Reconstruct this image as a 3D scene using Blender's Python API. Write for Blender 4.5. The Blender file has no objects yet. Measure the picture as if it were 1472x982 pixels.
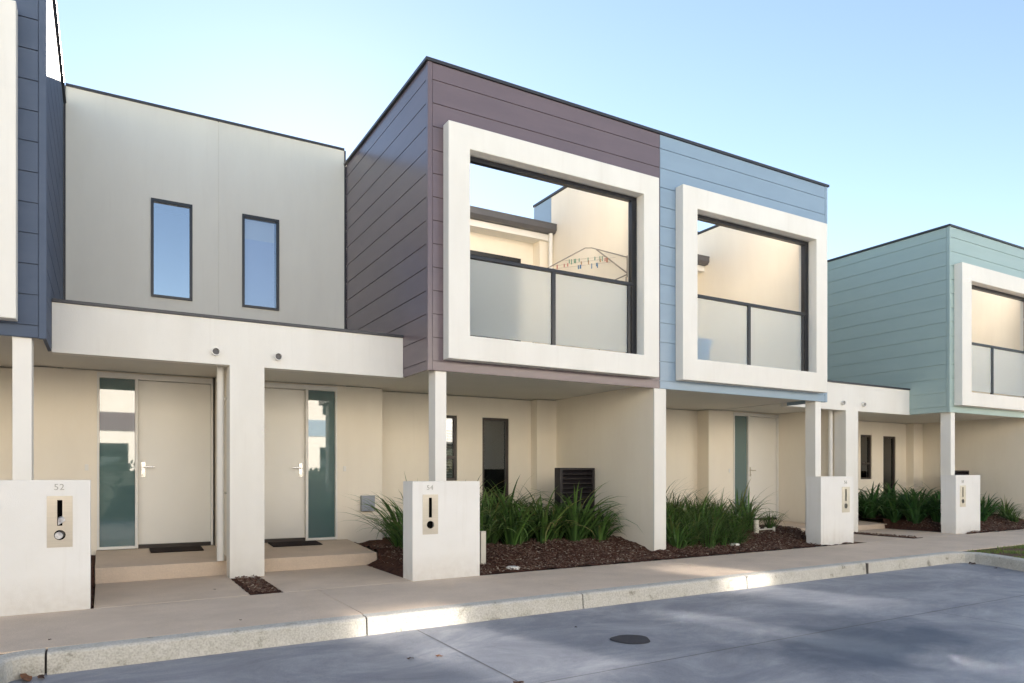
import bpy, bmesh, math, random
from mathutils import Vector
R = math.radians
random.seed(7)
scene = bpy.context.scene
col = scene.collection

# ------------------------------------------------------------------ materials
def new_mat(name):
    m = bpy.data.materials.new(name); m.use_nodes = True
    nt = m.node_tree; nt.nodes.clear()
    out = nt.nodes.new('ShaderNodeOutputMaterial')
    return m, nt, out

def N(nt, kind, **kw):
    n = nt.nodes.new(kind)
    for k, v in kw.items():
        if k.startswith('i_'):
            n.inputs[k[2:].replace('_', ' ')].default_value = v
        else:
            setattr(n, k, v)
    return n

def surf(name, c1, c2=None, rough=0.6, scale=3.0, bump=0.1, bscale=120.0, bdist=0.01, spec=0.5, metal=0.0,
         streak=None, fine=None, detail=6.0, rough2=None, coat=0.0, dirt=0):
    """principled paint / concrete with a two-tone mottling, fine grain and bump"""
    m, nt, out = new_mat(name)
    L = nt.links.new
    p = N(nt, 'ShaderNodeBsdfPrincipled')
    p.inputs['Roughness'].default_value = rough
    p.inputs['Metallic'].default_value = metal
    p.inputs['Specular IOR Level'].default_value = spec
    p.inputs['Coat Weight'].default_value = coat
    tc = N(nt, 'ShaderNodeTexCoord')
    co = tc.outputs['Object']
    if c2 is None: c2 = tuple(x * 0.9 for x in c1)
    no = N(nt, 'ShaderNodeTexNoise'); no.inputs['Scale'].default_value = scale; no.inputs['Detail'].default_value = detail
    no.inputs['Roughness'].default_value = 0.62
    if streak:
        mp = N(nt, 'ShaderNodeMapping'); mp.inputs['Scale'].default_value = streak
        L(co, mp.inputs['Vector']); L(mp.outputs[0], no.inputs['Vector'])
    else:
        L(co, no.inputs['Vector'])
    rp = N(nt, 'ShaderNodeValToRGB')
    rp.color_ramp.elements[0].position = 0.32; rp.color_ramp.elements[1].position = 0.68
    rp.color_ramp.elements[0].color = (*c2, 1); rp.color_ramp.elements[1].color = (*c1, 1)
    L(no.outputs['Fac'], rp.inputs['Fac'])
    colr = rp.outputs['Color']
    fn = N(nt, 'ShaderNodeTexNoise'); fn.inputs['Scale'].default_value = bscale; fn.inputs['Detail'].default_value = 3
    L(co, fn.inputs['Vector'])
    if fine:
        mx = N(nt, 'ShaderNodeMix', data_type='RGBA', blend_type='MULTIPLY')
        mx.inputs['Factor'].default_value = fine
        r2 = N(nt, 'ShaderNodeValToRGB')
        r2.color_ramp.elements[0].position = 0.3; r2.color_ramp.elements[1].position = 0.7
        r2.color_ramp.elements[0].color = (0.35, 0.35, 0.35, 1); r2.color_ramp.elements[1].color = (1, 1, 1, 1)
        L(fn.outputs['Fac'], r2.inputs['Fac'])
        L(colr, mx.inputs['A']); L(r2.outputs['Color'], mx.inputs['B'])
        colr = mx.outputs['Result']
    L(colr, p.inputs['Base Color'])
    if dirt:
        sx = N(nt, 'ShaderNodeSeparateXYZ'); L(co, sx.inputs[0])
        m1 = N(nt, 'ShaderNodeMapRange'); m1.inputs['From Min'].default_value = .02; m1.inputs['From Max'].default_value = .30
        m1.inputs['To Min'].default_value = 1; m1.inputs['To Max'].default_value = 0; L(sx.outputs['Z'], m1.inputs['Value'])
        dn = N(nt, 'ShaderNodeTexNoise'); dn.inputs['Scale'].default_value = 14; dn.inputs['Detail'].default_value = 8; L(co, dn.inputs['Vector'])
        dm = N(nt, 'ShaderNodeMath', operation='MULTIPLY'); L(m1.outputs['Result'], dm.inputs[0]); L(dn.outputs['Fac'], dm.inputs[1])
        mp2 = N(nt, 'ShaderNodeMapping'); mp2.inputs['Scale'].default_value = (9, 9, .45); L(co, mp2.inputs['Vector'])
        st = N(nt, 'ShaderNodeTexNoise'); st.inputs['Scale'].default_value = 1.6; st.inputs['Detail'].default_value = 5; L(mp2.outputs[0], st.inputs['Vector'])
        sr = N(nt, 'ShaderNodeMapRange'); sr.inputs['From Min'].default_value = .58; sr.inputs['From Max'].default_value = .78; sr.inputs['To Max'].default_value = .30; L(st.outputs['Fac'], sr.inputs['Value'])
        ds = N(nt, 'ShaderNodeMath', operation='ADD', use_clamp=True); L(dm.outputs[0], ds.inputs[0]); L(sr.outputs['Result'], ds.inputs[1])
        dx = N(nt, 'ShaderNodeMix', data_type='RGBA'); dx.inputs['B'].default_value = (.42, .36, .29, 1)
        dk = N(nt, 'ShaderNodeMath', operation='MULTIPLY'); dk.inputs[1].default_value = dirt; L(ds.outputs[0], dk.inputs[0])
        L(dk.outputs[0], dx.inputs['Factor']); L(colr, dx.inputs['A']); colr = dx.outputs['Result']
        L(colr, p.inputs['Base Color'])
    if rough2 is not None:
        mr = N(nt, 'ShaderNodeMapRange'); mr.inputs['From Min'].default_value = 0.3; mr.inputs['From Max'].default_value = 0.7
        mr.inputs['To Min'].default_value = rough; mr.inputs['To Max'].default_value = rough2
        L(no.outputs['Fac'], mr.inputs['Value']); L(mr.outputs['Result'], p.inputs['Roughness'])
    if bump:
        b = N(nt, 'ShaderNodeBump'); b.inputs['Strength'].default_value = bump; b.inputs['Distance'].default_value = bdist
        L(fn.outputs['Fac'], b.inputs['Height']); L(b.outputs['Normal'], p.inputs['Normal'])
    L(p.outputs[0], out.inputs['Surface'])
    m['principled'] = p.name
    return m

M = {}
M['render'] = surf('cream_render', (.80, .78, .725), (.745, .72, .66), .8, 1.3, .3, 150, .006, .3, dirt=.28, streak=(1.6, 1.6, .5))
M['cream'] = surf('cream_inner_render', (.86, .79, .67), (.82, .745, .625), .8, 1.3, .3, 150, .006, .3, dirt=.16, streak=(1.6, 1.6, .5))
M['greyrender'] = surf('pale_grey_render', (.72, .705, .64), (.665, .645, .585), .8, 1.1, .3, 150, .006, .3, dirt=.3, streak=(1.3, 1.3, .35))
M['trim'] = surf('offwhite_trim', (.80, .78, .73), (.775, .75, .70), .5, 2, .03, 60, .002, .4)
M['pillar'] = surf('white_pillar_render', (.80, .79, .765), (.76, .745, .71), .8, 1.6, .3, 150, .006, .3, dirt=.55)
M['door'] = surf('cream_door_paint', (.83, .80, .73), (.81, .78, .71), .42, 2, .02, 40, .002, .4)
M['soffit'] = surf('soffit_sheet', (.68, .66, .61), (.64, .62, .57), .7, 1.2, .04, 80, .002, .3)
M['metal'] = surf('dark_capping', (.035, .037, .045), (.03, .031, .038), .4, 5, .03, 90, .002, .5)
M['frame'] = surf('charcoal_frame', (.011, .012, .017), (.009, .010, .014), .35, 5, .02, 90, .001, .5)
M['brownframe'] = surf('bronze_frame', (.045, .032, .026), (.035, .026, .022), .4, 5, .02, 90, .001, .5)
M['gutter'] = surf('grey_gutter', (.11, .105, .11), (.09, .088, .092), .45, 4, .03, 90, .001, .5)
M['clad_brown'] = surf('plum_cladding', (.165, .125, .138), (.145, .112, .125), .26, 1.5, .06, 70, .002, .5, streak=(.7, .7, 3))
M['clad_blue'] = surf('pale_blue_cladding', (.255, .35, .445), (.235, .325, .415), .34, 1.5, .06, 70, .002, .5, streak=(.7, .7, 3))
M['clad_green'] = surf('grey_green_cladding', (.35, .455, .435), (.325, .43, .41), .36, 1.5, .06, 70, .002, .5, streak=(.7, .7, 3))
M['clad_navy'] = surf('steel_blue_cladding', (.095, .122, .175), (.082, .108, .158), .7, 1.5, .06, 70, .002, .2, streak=(.7, .7, 3))
M['concrete_path'] = surf('tan_concrete', (.80, .645, .50), (.67, .535, .41), .85, 1.7, .35, 210, .004, .25, fine=.42, detail=10)
M['path_joint'] = surf('joint_grime', (.09, .08, .075), (.06, .055, .05), .95, 9, .2, 90, .003, .2)
M['steel'] = surf('brushed_steel', (.62, .57, .50), (.55, .51, .45), .33, 3, .05, 60, .001, .5, metal=.85, streak=(1, 1, 40))
M['chrome'] = surf('satin_chrome', (.82, .80, .76), (.8, .78, .74), .22, 3, 0, 60, .001, .5, metal=1)
M['black'] = surf('black_void', (.008, .008, .008), (.006, .006, .006), .9, 3, 0, 60, .001, .2)
M['mat'] = surf('dark_rubber_mat', (.035, .022, .018), (.02, .014, .012), .9, 30, .6, 300, .006, .2)
M['mulch'] = surf('bark_mulch', (.13, .060, .040), (.05, .024, .018), .95, 22, 1.0, 60, .03, .15, detail=8)
M['louvre'] = surf('dark_louvre_paint', (.022, .018, .020), (.018, .015, .016), .42, 4, .02, 60, .001, .5)
M['pvc'] = surf('cream_pvc', (.70, .66, .56), (.66, .62, .52), .45, 4, .02, 60, .001, .4)
M['meter'] = surf('grey_plastic_box', (.30, .33, .37), (.27, .30, .34), .5, 4, .02, 60, .001, .4)
M['paper'] = surf('folded_paper', (.72, .70, .68), (.25, .24, .26), .7, 26, 0, 60, .001, .3)
M['number'] = surf('grey_numeral', (.42, .41, .38), (.40, .39, .36), .5, 4, 0, 60, .001, .4)
M['leaf_dead'] = surf('brown_leaf', (.10, .045, .025), (.05, .028, .02), .7, 20, .2, 60, .003, .3)
M['leaf_orange'] = surf('orange_brown_leaf', (.30, .12, .05), (.12, .06, .035), .7, 20, .2, 60, .003, .3)
M['earth'] = surf('bare_earth', (.15, .095, .06), (.09, .06, .04), .95, 6, .6, 60, .02, .15)
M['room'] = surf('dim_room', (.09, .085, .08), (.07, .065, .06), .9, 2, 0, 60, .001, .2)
M['blind'] = surf('roller_blind', (.62, .66, .78), (.60, .64, .76), .8, 2, .05, 200, .001, .2)
M['blind_and_reflection'] = surf('white_blind_and_reflection', (.80, .79, .74), (.76, .75, .70), .6, 2, .02, 60, .001, .3)
M['bluetub'] = surf('blue_plastic', (.06, .22, .42), (.05, .19, .37), .4, 3, .02, 60, .001, .5)
M['wire'] = surf('galvanised_wire', (.33, .29, .25), (.28, .25, .22), .45, 5, .02, 60, .001, .5, metal=.4)
M['deck'] = surf('balcony_tiles', (.42, .39, .35), (.38, .35, .31), .6, 4, .05, 60, .001, .4)
M['roof'] = surf('grey_steel_roof', (.30, .30, .31), (.27, .27, .28), .5, 2, .03, 60, .001, .5)
for k, c in dict(peg_red=(.40, .06, .05), peg_green=(.05, .22, .15), peg_blue=(.05, .16, .30), peg_orange=(.38, .20, .09)).items():
    M[k] = surf(k, c, c, .4, 2, 0, 60, .001, .5)

def road_material():
    m, nt, out = new_mat('grey_concrete_road'); L = nt.links.new
    p = N(nt, 'ShaderNodeBsdfPrincipled'); p.inputs['Specular IOR Level'].default_value = .45
    tc = N(nt, 'ShaderNodeTexCoord'); co = tc.outputs['Object']
    # broad trowel sweeps
    mp = N(nt, 'ShaderNodeMapping'); mp.inputs['Rotation'].default_value = (0, 0, R(-12)); mp.inputs['Scale'].default_value = (.85, 1.35, 1)
    L(co, mp.inputs['Vector'])
    n1 = N(nt, 'ShaderNodeTexNoise'); n1.inputs['Scale'].default_value = 1.25; n1.inputs['Detail'].default_value = 9; n1.inputs['Roughness'].default_value = .74
    n1.inputs['Distortion'].default_value = .6
    L(mp.outputs[0], n1.inputs['Vector'])
    r1 = N(nt, 'ShaderNodeValToRGB')
    e = r1.color_ramp.elements; e[0].position = .28; e[0].color = (.165, .18, .215, 1); e[1].position = .70; e[1].color = (.41, .42, .45, 1)
    x = r1.color_ramp.elements.new(.48); x.color = (.255, .27, .305, 1)
    L(n1.outputs['Fac'], r1.inputs['Fac'])
    # darker bluish patch around (5.6, 3.4)
    sx = N(nt, 'ShaderNodeVectorMath', operation='SUBTRACT'); sx.inputs[1].default_value = (5.15, 3.35, 0); L(co, sx.inputs[0])
    sc = N(nt, 'ShaderNodeMapping'); sc.inputs['Rotation'].default_value = (0, 0, R(25)); sc.inputs['Scale'].default_value = (.62, 1.15, 0); L(sx.outputs[0], sc.inputs['Vector'])
    ln = N(nt, 'ShaderNodeVectorMath', operation='LENGTH'); L(sc.outputs[0], ln.inputs[0])
    n2 = N(nt, 'ShaderNodeTexNoise'); n2.inputs['Scale'].default_value = 2.6; n2.inputs['Detail'].default_value = 8; L(co, n2.inputs['Vector'])
    ad = N(nt, 'ShaderNodeMath', operation='MULTIPLY_ADD'); ad.inputs[1].default_value = 1.5; ad.inputs[2].default_value = -.75; L(n2.outputs['Fac'], ad.inputs[0])
    a2 = N(nt, 'ShaderNodeMath', operation='ADD'); L(ln.outputs['Value'], a2.inputs[0]); L(ad.outputs[0], a2.inputs[1])
    mr = N(nt, 'ShaderNodeMapRange'); mr.inputs['From Min'].default_value = .35; mr.inputs['From Max'].default_value = .95; mr.inputs['To Min'].default_value = .85; mr.inputs['To Max'].default_value = 0
    L(a2.outputs[0], mr.inputs['Value'])
    mx = N(nt, 'ShaderNodeMix', data_type='RGBA'); mx.inputs['B'].default_value = (.06, .085, .13, 1)
    L(mr.outputs['Result'], mx.inputs['Factor']); L(r1.outputs['Color'], mx.inputs['A'])
    # small spots and grain
    n3 = N(nt, 'ShaderNodeTexNoise'); n3.inputs['Scale'].default_value = 190; n3.inputs['Detail'].default_value = 4; L(co, n3.inputs['Vector'])
    r3 = N(nt, 'ShaderNodeValToRGB'); e = r3.color_ramp.elements; e[0].position = .3; e[0].color = (.62, .62, .62, 1); e[1].position = .66; e[1].color = (1.08, 1.08, 1.08, 1)
    L(n3.outputs['Fac'], r3.inputs['Fac'])
    m3 = N(nt, 'ShaderNodeMix', data_type='RGBA', blend_type='MULTIPLY'); m3.inputs['Factor'].default_value = .8
    L(mx.outputs['Result'], m3.inputs['A']); L(r3.outputs['Color'], m3.inputs['B'])
    v = N(nt, 'ShaderNodeTexVoronoi'); v.inputs['Scale'].default_value = 4.3; L(co, v.inputs['Vector'])
    rv = N(nt, 'ShaderNodeValToRGB'); e = rv.color_ramp.elements; e[0].position = .03; e[0].color = (.35, .33, .33, 1); e[1].position = .06; e[1].color = (1, 1, 1, 1)
    L(v.outputs['Distance'], rv.inputs['Fac'])
    m4 = N(nt, 'ShaderNodeMix', data_type='RGBA', blend_type='MULTIPLY'); m4.inputs['Factor'].default_value = .4
    L(m3.outputs['Result'], m4.inputs['A']); L(rv.outputs['Color'], m4.inputs['B'])
    L(m4.outputs['Result'], p.inputs['Base Color'])
    rr = N(nt, 'ShaderNodeMapRange'); rr.inputs['To Min'].default_value = .62; rr.inputs['To Max'].default_value = .42; L(n1.outputs['Fac'], rr.inputs['Value'])
    L(rr.outputs['Result'], p.inputs['Roughness'])
    b = N(nt, 'ShaderNodeBump'); b.inputs['Strength'].default_value = .25; b.inputs['Distance'].default_value = .004; L(n3.outputs['Fac'], b.inputs['Height'])
    L(b.outputs['Normal'], p.inputs['Normal']); L(p.outputs[0], out.inputs['Surface'])
    return m
M['road'] = road_material()

def kerb_material():
    m, nt, out = new_mat('weathered_kerb_concrete'); L = nt.links.new
    p = N(nt, 'ShaderNodeBsdfPrincipled'); p.inputs['Roughness'].default_value = .85; p.inputs['Specular IOR Level'].default_value = .3
    tc = N(nt, 'ShaderNodeTexCoord'); co = tc.outputs['Object']
    n1 = N(nt, 'ShaderNodeTexNoise'); n1.inputs['Scale'].default_value = 6; n1.inputs['Detail'].default_value = 9; n1.inputs['Roughness'].default_value = .7; L(co, n1.inputs['Vector'])
    r1 = N(nt, 'ShaderNodeValToRGB'); e = r1.color_ramp.elements
    e[0].position = .30; e[0].color = (.24, .225, .19, 1); e[1].position = .58; e[1].color = (.58, .56, .51, 1)
    x = e.new(.42); x.color = (.53, .51, .45, 1)
    L(n1.outputs['Fac'], r1.inputs['Fac'])
    n3 = N(nt, 'ShaderNodeTexNoise'); n3.inputs['Scale'].default_value = 75; n3.inputs['Detail'].default_value = 5; L(co, n3.inputs['Vector'])
    r3 = N(nt, 'ShaderNodeValToRGB'); e = r3.color_ramp.elements; e[0].position = .32; e[0].color = (.45, .43, .40, 1); e[1].position = .6; e[1].color = (1, 1, 1, 1)
    L(n3.outputs['Fac'], r3.inputs['Fac'])
    m3 = N(nt, 'ShaderNodeMix', data_type='RGBA', blend_type='MULTIPLY'); m3.inputs['Factor'].default_value = .5
    L(r1.outputs['Color'], m3.inputs['A']); L(r3.outputs['Color'], m3.inputs['B'])
    L(m3.outputs['Result'], p.inputs['Base Color'])
    b = N(nt, 'ShaderNodeBump'); b.inputs['Strength'].default_value = .5; b.inputs['Distance'].default_value = .008; L(n3.outputs['Fac'], b.inputs['Height'])
    L(b.outputs['Normal'], p.inputs['Normal']); L(p.outputs[0], out.inputs['Surface'])
    return m
M['kerb'] = kerb_material()

def foliage(name, dark, light, tip, rough=.45):
    m, nt, out = new_mat(name); L = nt.links.new
    p = N(nt, 'ShaderNodeBsdfPrincipled'); p.inputs['Roughness'].default_value = rough; p.inputs['Specular IOR Level'].default_value = .4
    at = N(nt, 'ShaderNodeAttribute', attribute_name='blade')
    sp = N(nt, 'ShaderNodeSeparateColor'); L(at.outputs['Color'], sp.inputs['Color'])
    mx = N(nt, 'ShaderNodeMix', data_type='RGBA'); mx.inputs['A'].default_value = (*dark, 1); mx.inputs['B'].default_value = (*light, 1)
    L(sp.outputs['Red'], mx.inputs['Factor'])
    m2 = N(nt, 'ShaderNodeMix', data_type='RGBA'); m2.inputs['B'].default_value = (*tip, 1)
    pw = N(nt, 'ShaderNodeMath', operation='MULTIPLY'); L(sp.outputs['Green'], pw.inputs[0]); L(sp.outputs['Blue'], pw.inputs[1])
    L(pw.outputs[0], m2.inputs['Factor']); L(mx.outputs['Result'], m2.inputs['A'])
    L(m2.outputs['Result'], p.inputs['Base Color'])
    tr = N(nt, 'ShaderNodeBsdfTranslucent'); L(m2.outputs['Result'], tr.inputs['Color'])
    ms = N(nt, 'ShaderNodeMixShader'); ms.inputs[0].default_value = .25
    L(p.outputs[0], ms.inputs[1]); L(tr.outputs[0], ms.inputs[2]); L(ms.outputs[0], out.inputs['Surface'])
    return m
M['strap'] = foliage('strap_leaf_green', (.035, .085, .025), (.12, .25, .06), (.30, .26, .10))
M['fine'] = foliage('fine_leaf_green', (.030, .065, .02), (.10, .21, .05), (.26, .20, .09))
M['broad'] = foliage('broad_leaf_green', (.025, .075, .025), (.075, .20, .055), (.14, .20, .07), .38)
M['grass'] = foliage('lawn_green', (.07, .16, .02), (.18, .30, .05), (.28, .26, .09))

def glass(name, tint, refl, rough=.02, fres=1.5):
    m, nt, out = new_mat(name); L = nt.links.new
    fr = N(nt, 'ShaderNodeFresnel'); fr.inputs['IOR'].default_value = fres
    mr = N(nt, 'ShaderNodeMath', operation='ADD', use_clamp=True); mr.inputs[1].default_value = refl; L(fr.outputs[0], mr.inputs[0])
    t = N(nt, 'ShaderNodeBsdfTransparent'); t.inputs['Color'].default_value = (*tint, 1)
    g = N(nt, 'ShaderNodeBsdfGlossy'); g.inputs['Roughness'].default_value = rough; g.inputs['Color'].default_value = (.95, .97, 1, 1)
    ms = N(nt, 'ShaderNodeMixShader'); L(mr.outputs[0], ms.inputs[0]); L(t.outputs[0], ms.inputs[1]); L(g.outputs[0], ms.inputs[2])
    L(ms.outputs[0], out.inputs['Surface'])
    return m
M['glass'] = glass('window_glass', (.55, .6, .62), .10)
M['skyglass'] = glass('upper_window_glass', (.30, .38, .45), .34)
M['skyglass2'] = glass('upper_window_glass_clear', (.80, .84, .9), .12)

M['mirrorglass'] = glass('reflective_solar_glass', (.2, .25, .3), .21, rough=.06)
def side_glass():
    m, nt, out = new_mat('obscure_teal_glass'); L = nt.links.new
    p = N(nt, 'ShaderNodeBsdfPrincipled'); p.inputs['Base Color'].default_value = (.095, .165, .165, 1)
    p.inputs['Roughness'].default_value = .02; p.inputs['Specular IOR Level'].default_value = 1.0; p.inputs['IOR'].default_value = 1.75
    L(p.outputs[0], out.inputs['Surface']); return m
M['sideglass'] = side_glass()

def frosted():
    m, nt, out = new_mat('frosted_balustrade_glass'); L = nt.links.new
    p = N(nt, 'ShaderNodeBsdfPrincipled'); p.inputs['Base Color'].default_value = (.94, .985, 1, 1)
    p.inputs['Transmission Weight'].default_value = 1; p.inputs['Roughness'].default_value = .42; p.inputs['IOR'].default_value = 1.12
    d = N(nt, 'ShaderNodeBsdfTranslucent'); d.inputs['Color'].default_value = (.90, .965, .98, 1)
    df = N(nt, 'ShaderNodeBsdfDiffuse'); df.inputs['Color'].default_value = (.82, .88, .90, 1)
    m1 = N(nt, 'ShaderNodeMixShader'); m1.inputs[0].default_value = .5; L(d.outputs[0], m1.inputs[1]); L(df.outputs[0], m1.inputs[2])
    m2 = N(nt, 'ShaderNodeMixShader'); m2.inputs[0].default_value = .26; L(p.outputs[0], m2.inputs[1]); L(m1.outputs[0], m2.inputs[2])
    L(m2.outputs[0], out.inputs['Surface']); return m
M['frosted'] = frosted()

# ------------------------------------------------------------------ mesh helpers
class MB:
    def __init__(s): s.v = []; s.f = []; s.c = None
    def box(s, x0, x1, y0, y1, z0, z1):
        if x0 > x1: x0, x1 = x1, x0
        if y0 > y1: y0, y1 = y1, y0
        if z0 > z1: z0, z1 = z1, z0
        b = len(s.v)
        s.v += [(x0, y0, z0), (x1, y0, z0), (x1, y1, z0), (x0, y1, z0), (x0, y0, z1), (x1, y0, z1), (x1, y1, z1), (x0, y1, z1)]
        s.f += [tuple(b + i for i in q) for q in ((0, 3, 2, 1), (4, 5, 6, 7), (0, 1, 5, 4), (1, 2, 6, 5), (2, 3, 7, 6), (3, 0, 4, 7))]
        return s
    def hexa(s, pts):
        b = len(s.v); s.v += [tuple(p) for p in pts]
        s.f += [tuple(b + i for i in q) for q in ((0, 3, 2, 1), (4, 5, 6, 7), (0, 1, 5, 4), (1, 2, 6, 5), (2, 3, 7, 6), (3, 0, 4, 7))]
        return s
    def prism(s, prof, axis, a0, a1):
        """closed 2-D profile (u,v) extruded along x ('x': profile is y,z) or z ('z': profile is x,y)"""
        b = len(s.v); n = len(prof)
        for a in (a0, a1):
            for u, w in prof:
                s.v.append((a, u, w) if axis == 'x' else ((u, a, w) if axis == 'y' else (u, w, a)))
        for i in range(n):
            j = (i + 1) % n
            s.f.append((b + i, b + j, b + n + j, b + n + i))
        s.f.append(tuple(b + i for i in reversed(range(n)))); s.f.append(tuple(b + n + i for i in range(n)))
        return s
    def tube(s, p, q, r, n=10, r2=None, cap=True):
        p = Vector(p); q = Vector(q); d = (q - p).normalized(); r2 = r if r2 is None else r2
        a = d.orthogonal().normalized(); c = d.cross(a)
        b = len(s.v)
        for o, rr in ((p, r), (q, r2)):
            for i in range(n):
                t = 2 * math.pi * i / n
                s.v.append(tuple(o + (a * math.cos(t) + c * math.sin(t)) * rr))
        for i in range(n):
            j = (i + 1) % n; s.f.append((b + i, b + j, b + n + j, b + n + i))
        if cap:
            s.f.append(tuple(b + i for i in reversed(range(n)))); s.f.append(tuple(b + n + i for i in range(n)))
        return s
    def build(s, name, mat, parent=None, bevel=0, smooth=False, label=None, mat2=None):
        me = bpy.data.meshes.new(name); me.from_pydata(s.v, [], s.f); me.update()
        bm = bmesh.new(); bm.from_mesh(me); bmesh.ops.recalc_face_normals(bm, faces=bm.faces)
        bm.to_mesh(me); bm.free()
        me.materials.append(mat)
        if s.c is not None:
            at = me.color_attributes.new('blade', 'FLOAT_COLOR', 'POINT')
            at.data.foreach_set('color', [x for c in s.c for x in c])
        if smooth:
            me.polygons.foreach_set('use_smooth', [True] * len(me.polygons))
        o = bpy.data.objects.new(name, me); col.objects.link(o)
        if parent: o.parent = parent
        if bevel:
            md = o.modifiers.new('bevel', 'BEVEL'); md.width = bevel; md.segments = 2; md.limit_method = 'ANGLE'; md.angle_limit = R(40)
            md.harden_normals = False
        if label: o['label'] = label
        return o

def tag(o, label=None, cat=None, group=None, kind=None):
    if label: o['label'] = label
    if cat: o['category'] = cat
    if group: o['group'] = group
    if kind: o['kind'] = kind
    return o
def empty(name, loc=(0, 0, 0)):
    o = bpy.data.objects.new(name, None); col.objects.link(o); o.location = loc; o.empty_display_size = .2
    return o
def thing(name, label, cat, group=None):
    return tag(empty(name), label, cat, group)
def g(x):
    """gentle rise of the street to the right"""
    return .0052 * (max(-4, min(x, 22)) - 2.8)

def wall_y(mb, x0, x1, y0, y1, z0, z1, holes=()):
    """wall lying in the x-z plane, split round rectangular holes (xa, xb, za, zb)"""
    if x0 > x1: x0, x1 = x1, x0
    holes = [(min(a, b), max(a, b), c, d) for a, b, c, d in holes]
    xs = sorted({x0, x1} | {v for h in holes for v in h[:2] if x0 < v < x1})
    for a, b in zip(xs, xs[1:]):
        zs = [(h[2], h[3]) for h in holes if h[0] <= a + 1e-6 and h[1] >= b - 1e-6]
        zs.sort(); z = z0
        for c, d in zs:
            if c > z: mb.box(a, b, y0, y1, z, c)
            z = max(z, d)
        if z < z1: mb.box(a, b, y0, y1, z, z1)
    return mb

LAPS = [5.838 - .2773 * k for k in range(13)]
def boards(lo, hi):
    ed = [hi] + [z for z in LAPS if lo + .02 < z < hi - .02] + [lo]
    return [(b, a) for a, b in zip(ed, ed[1:])]

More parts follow.
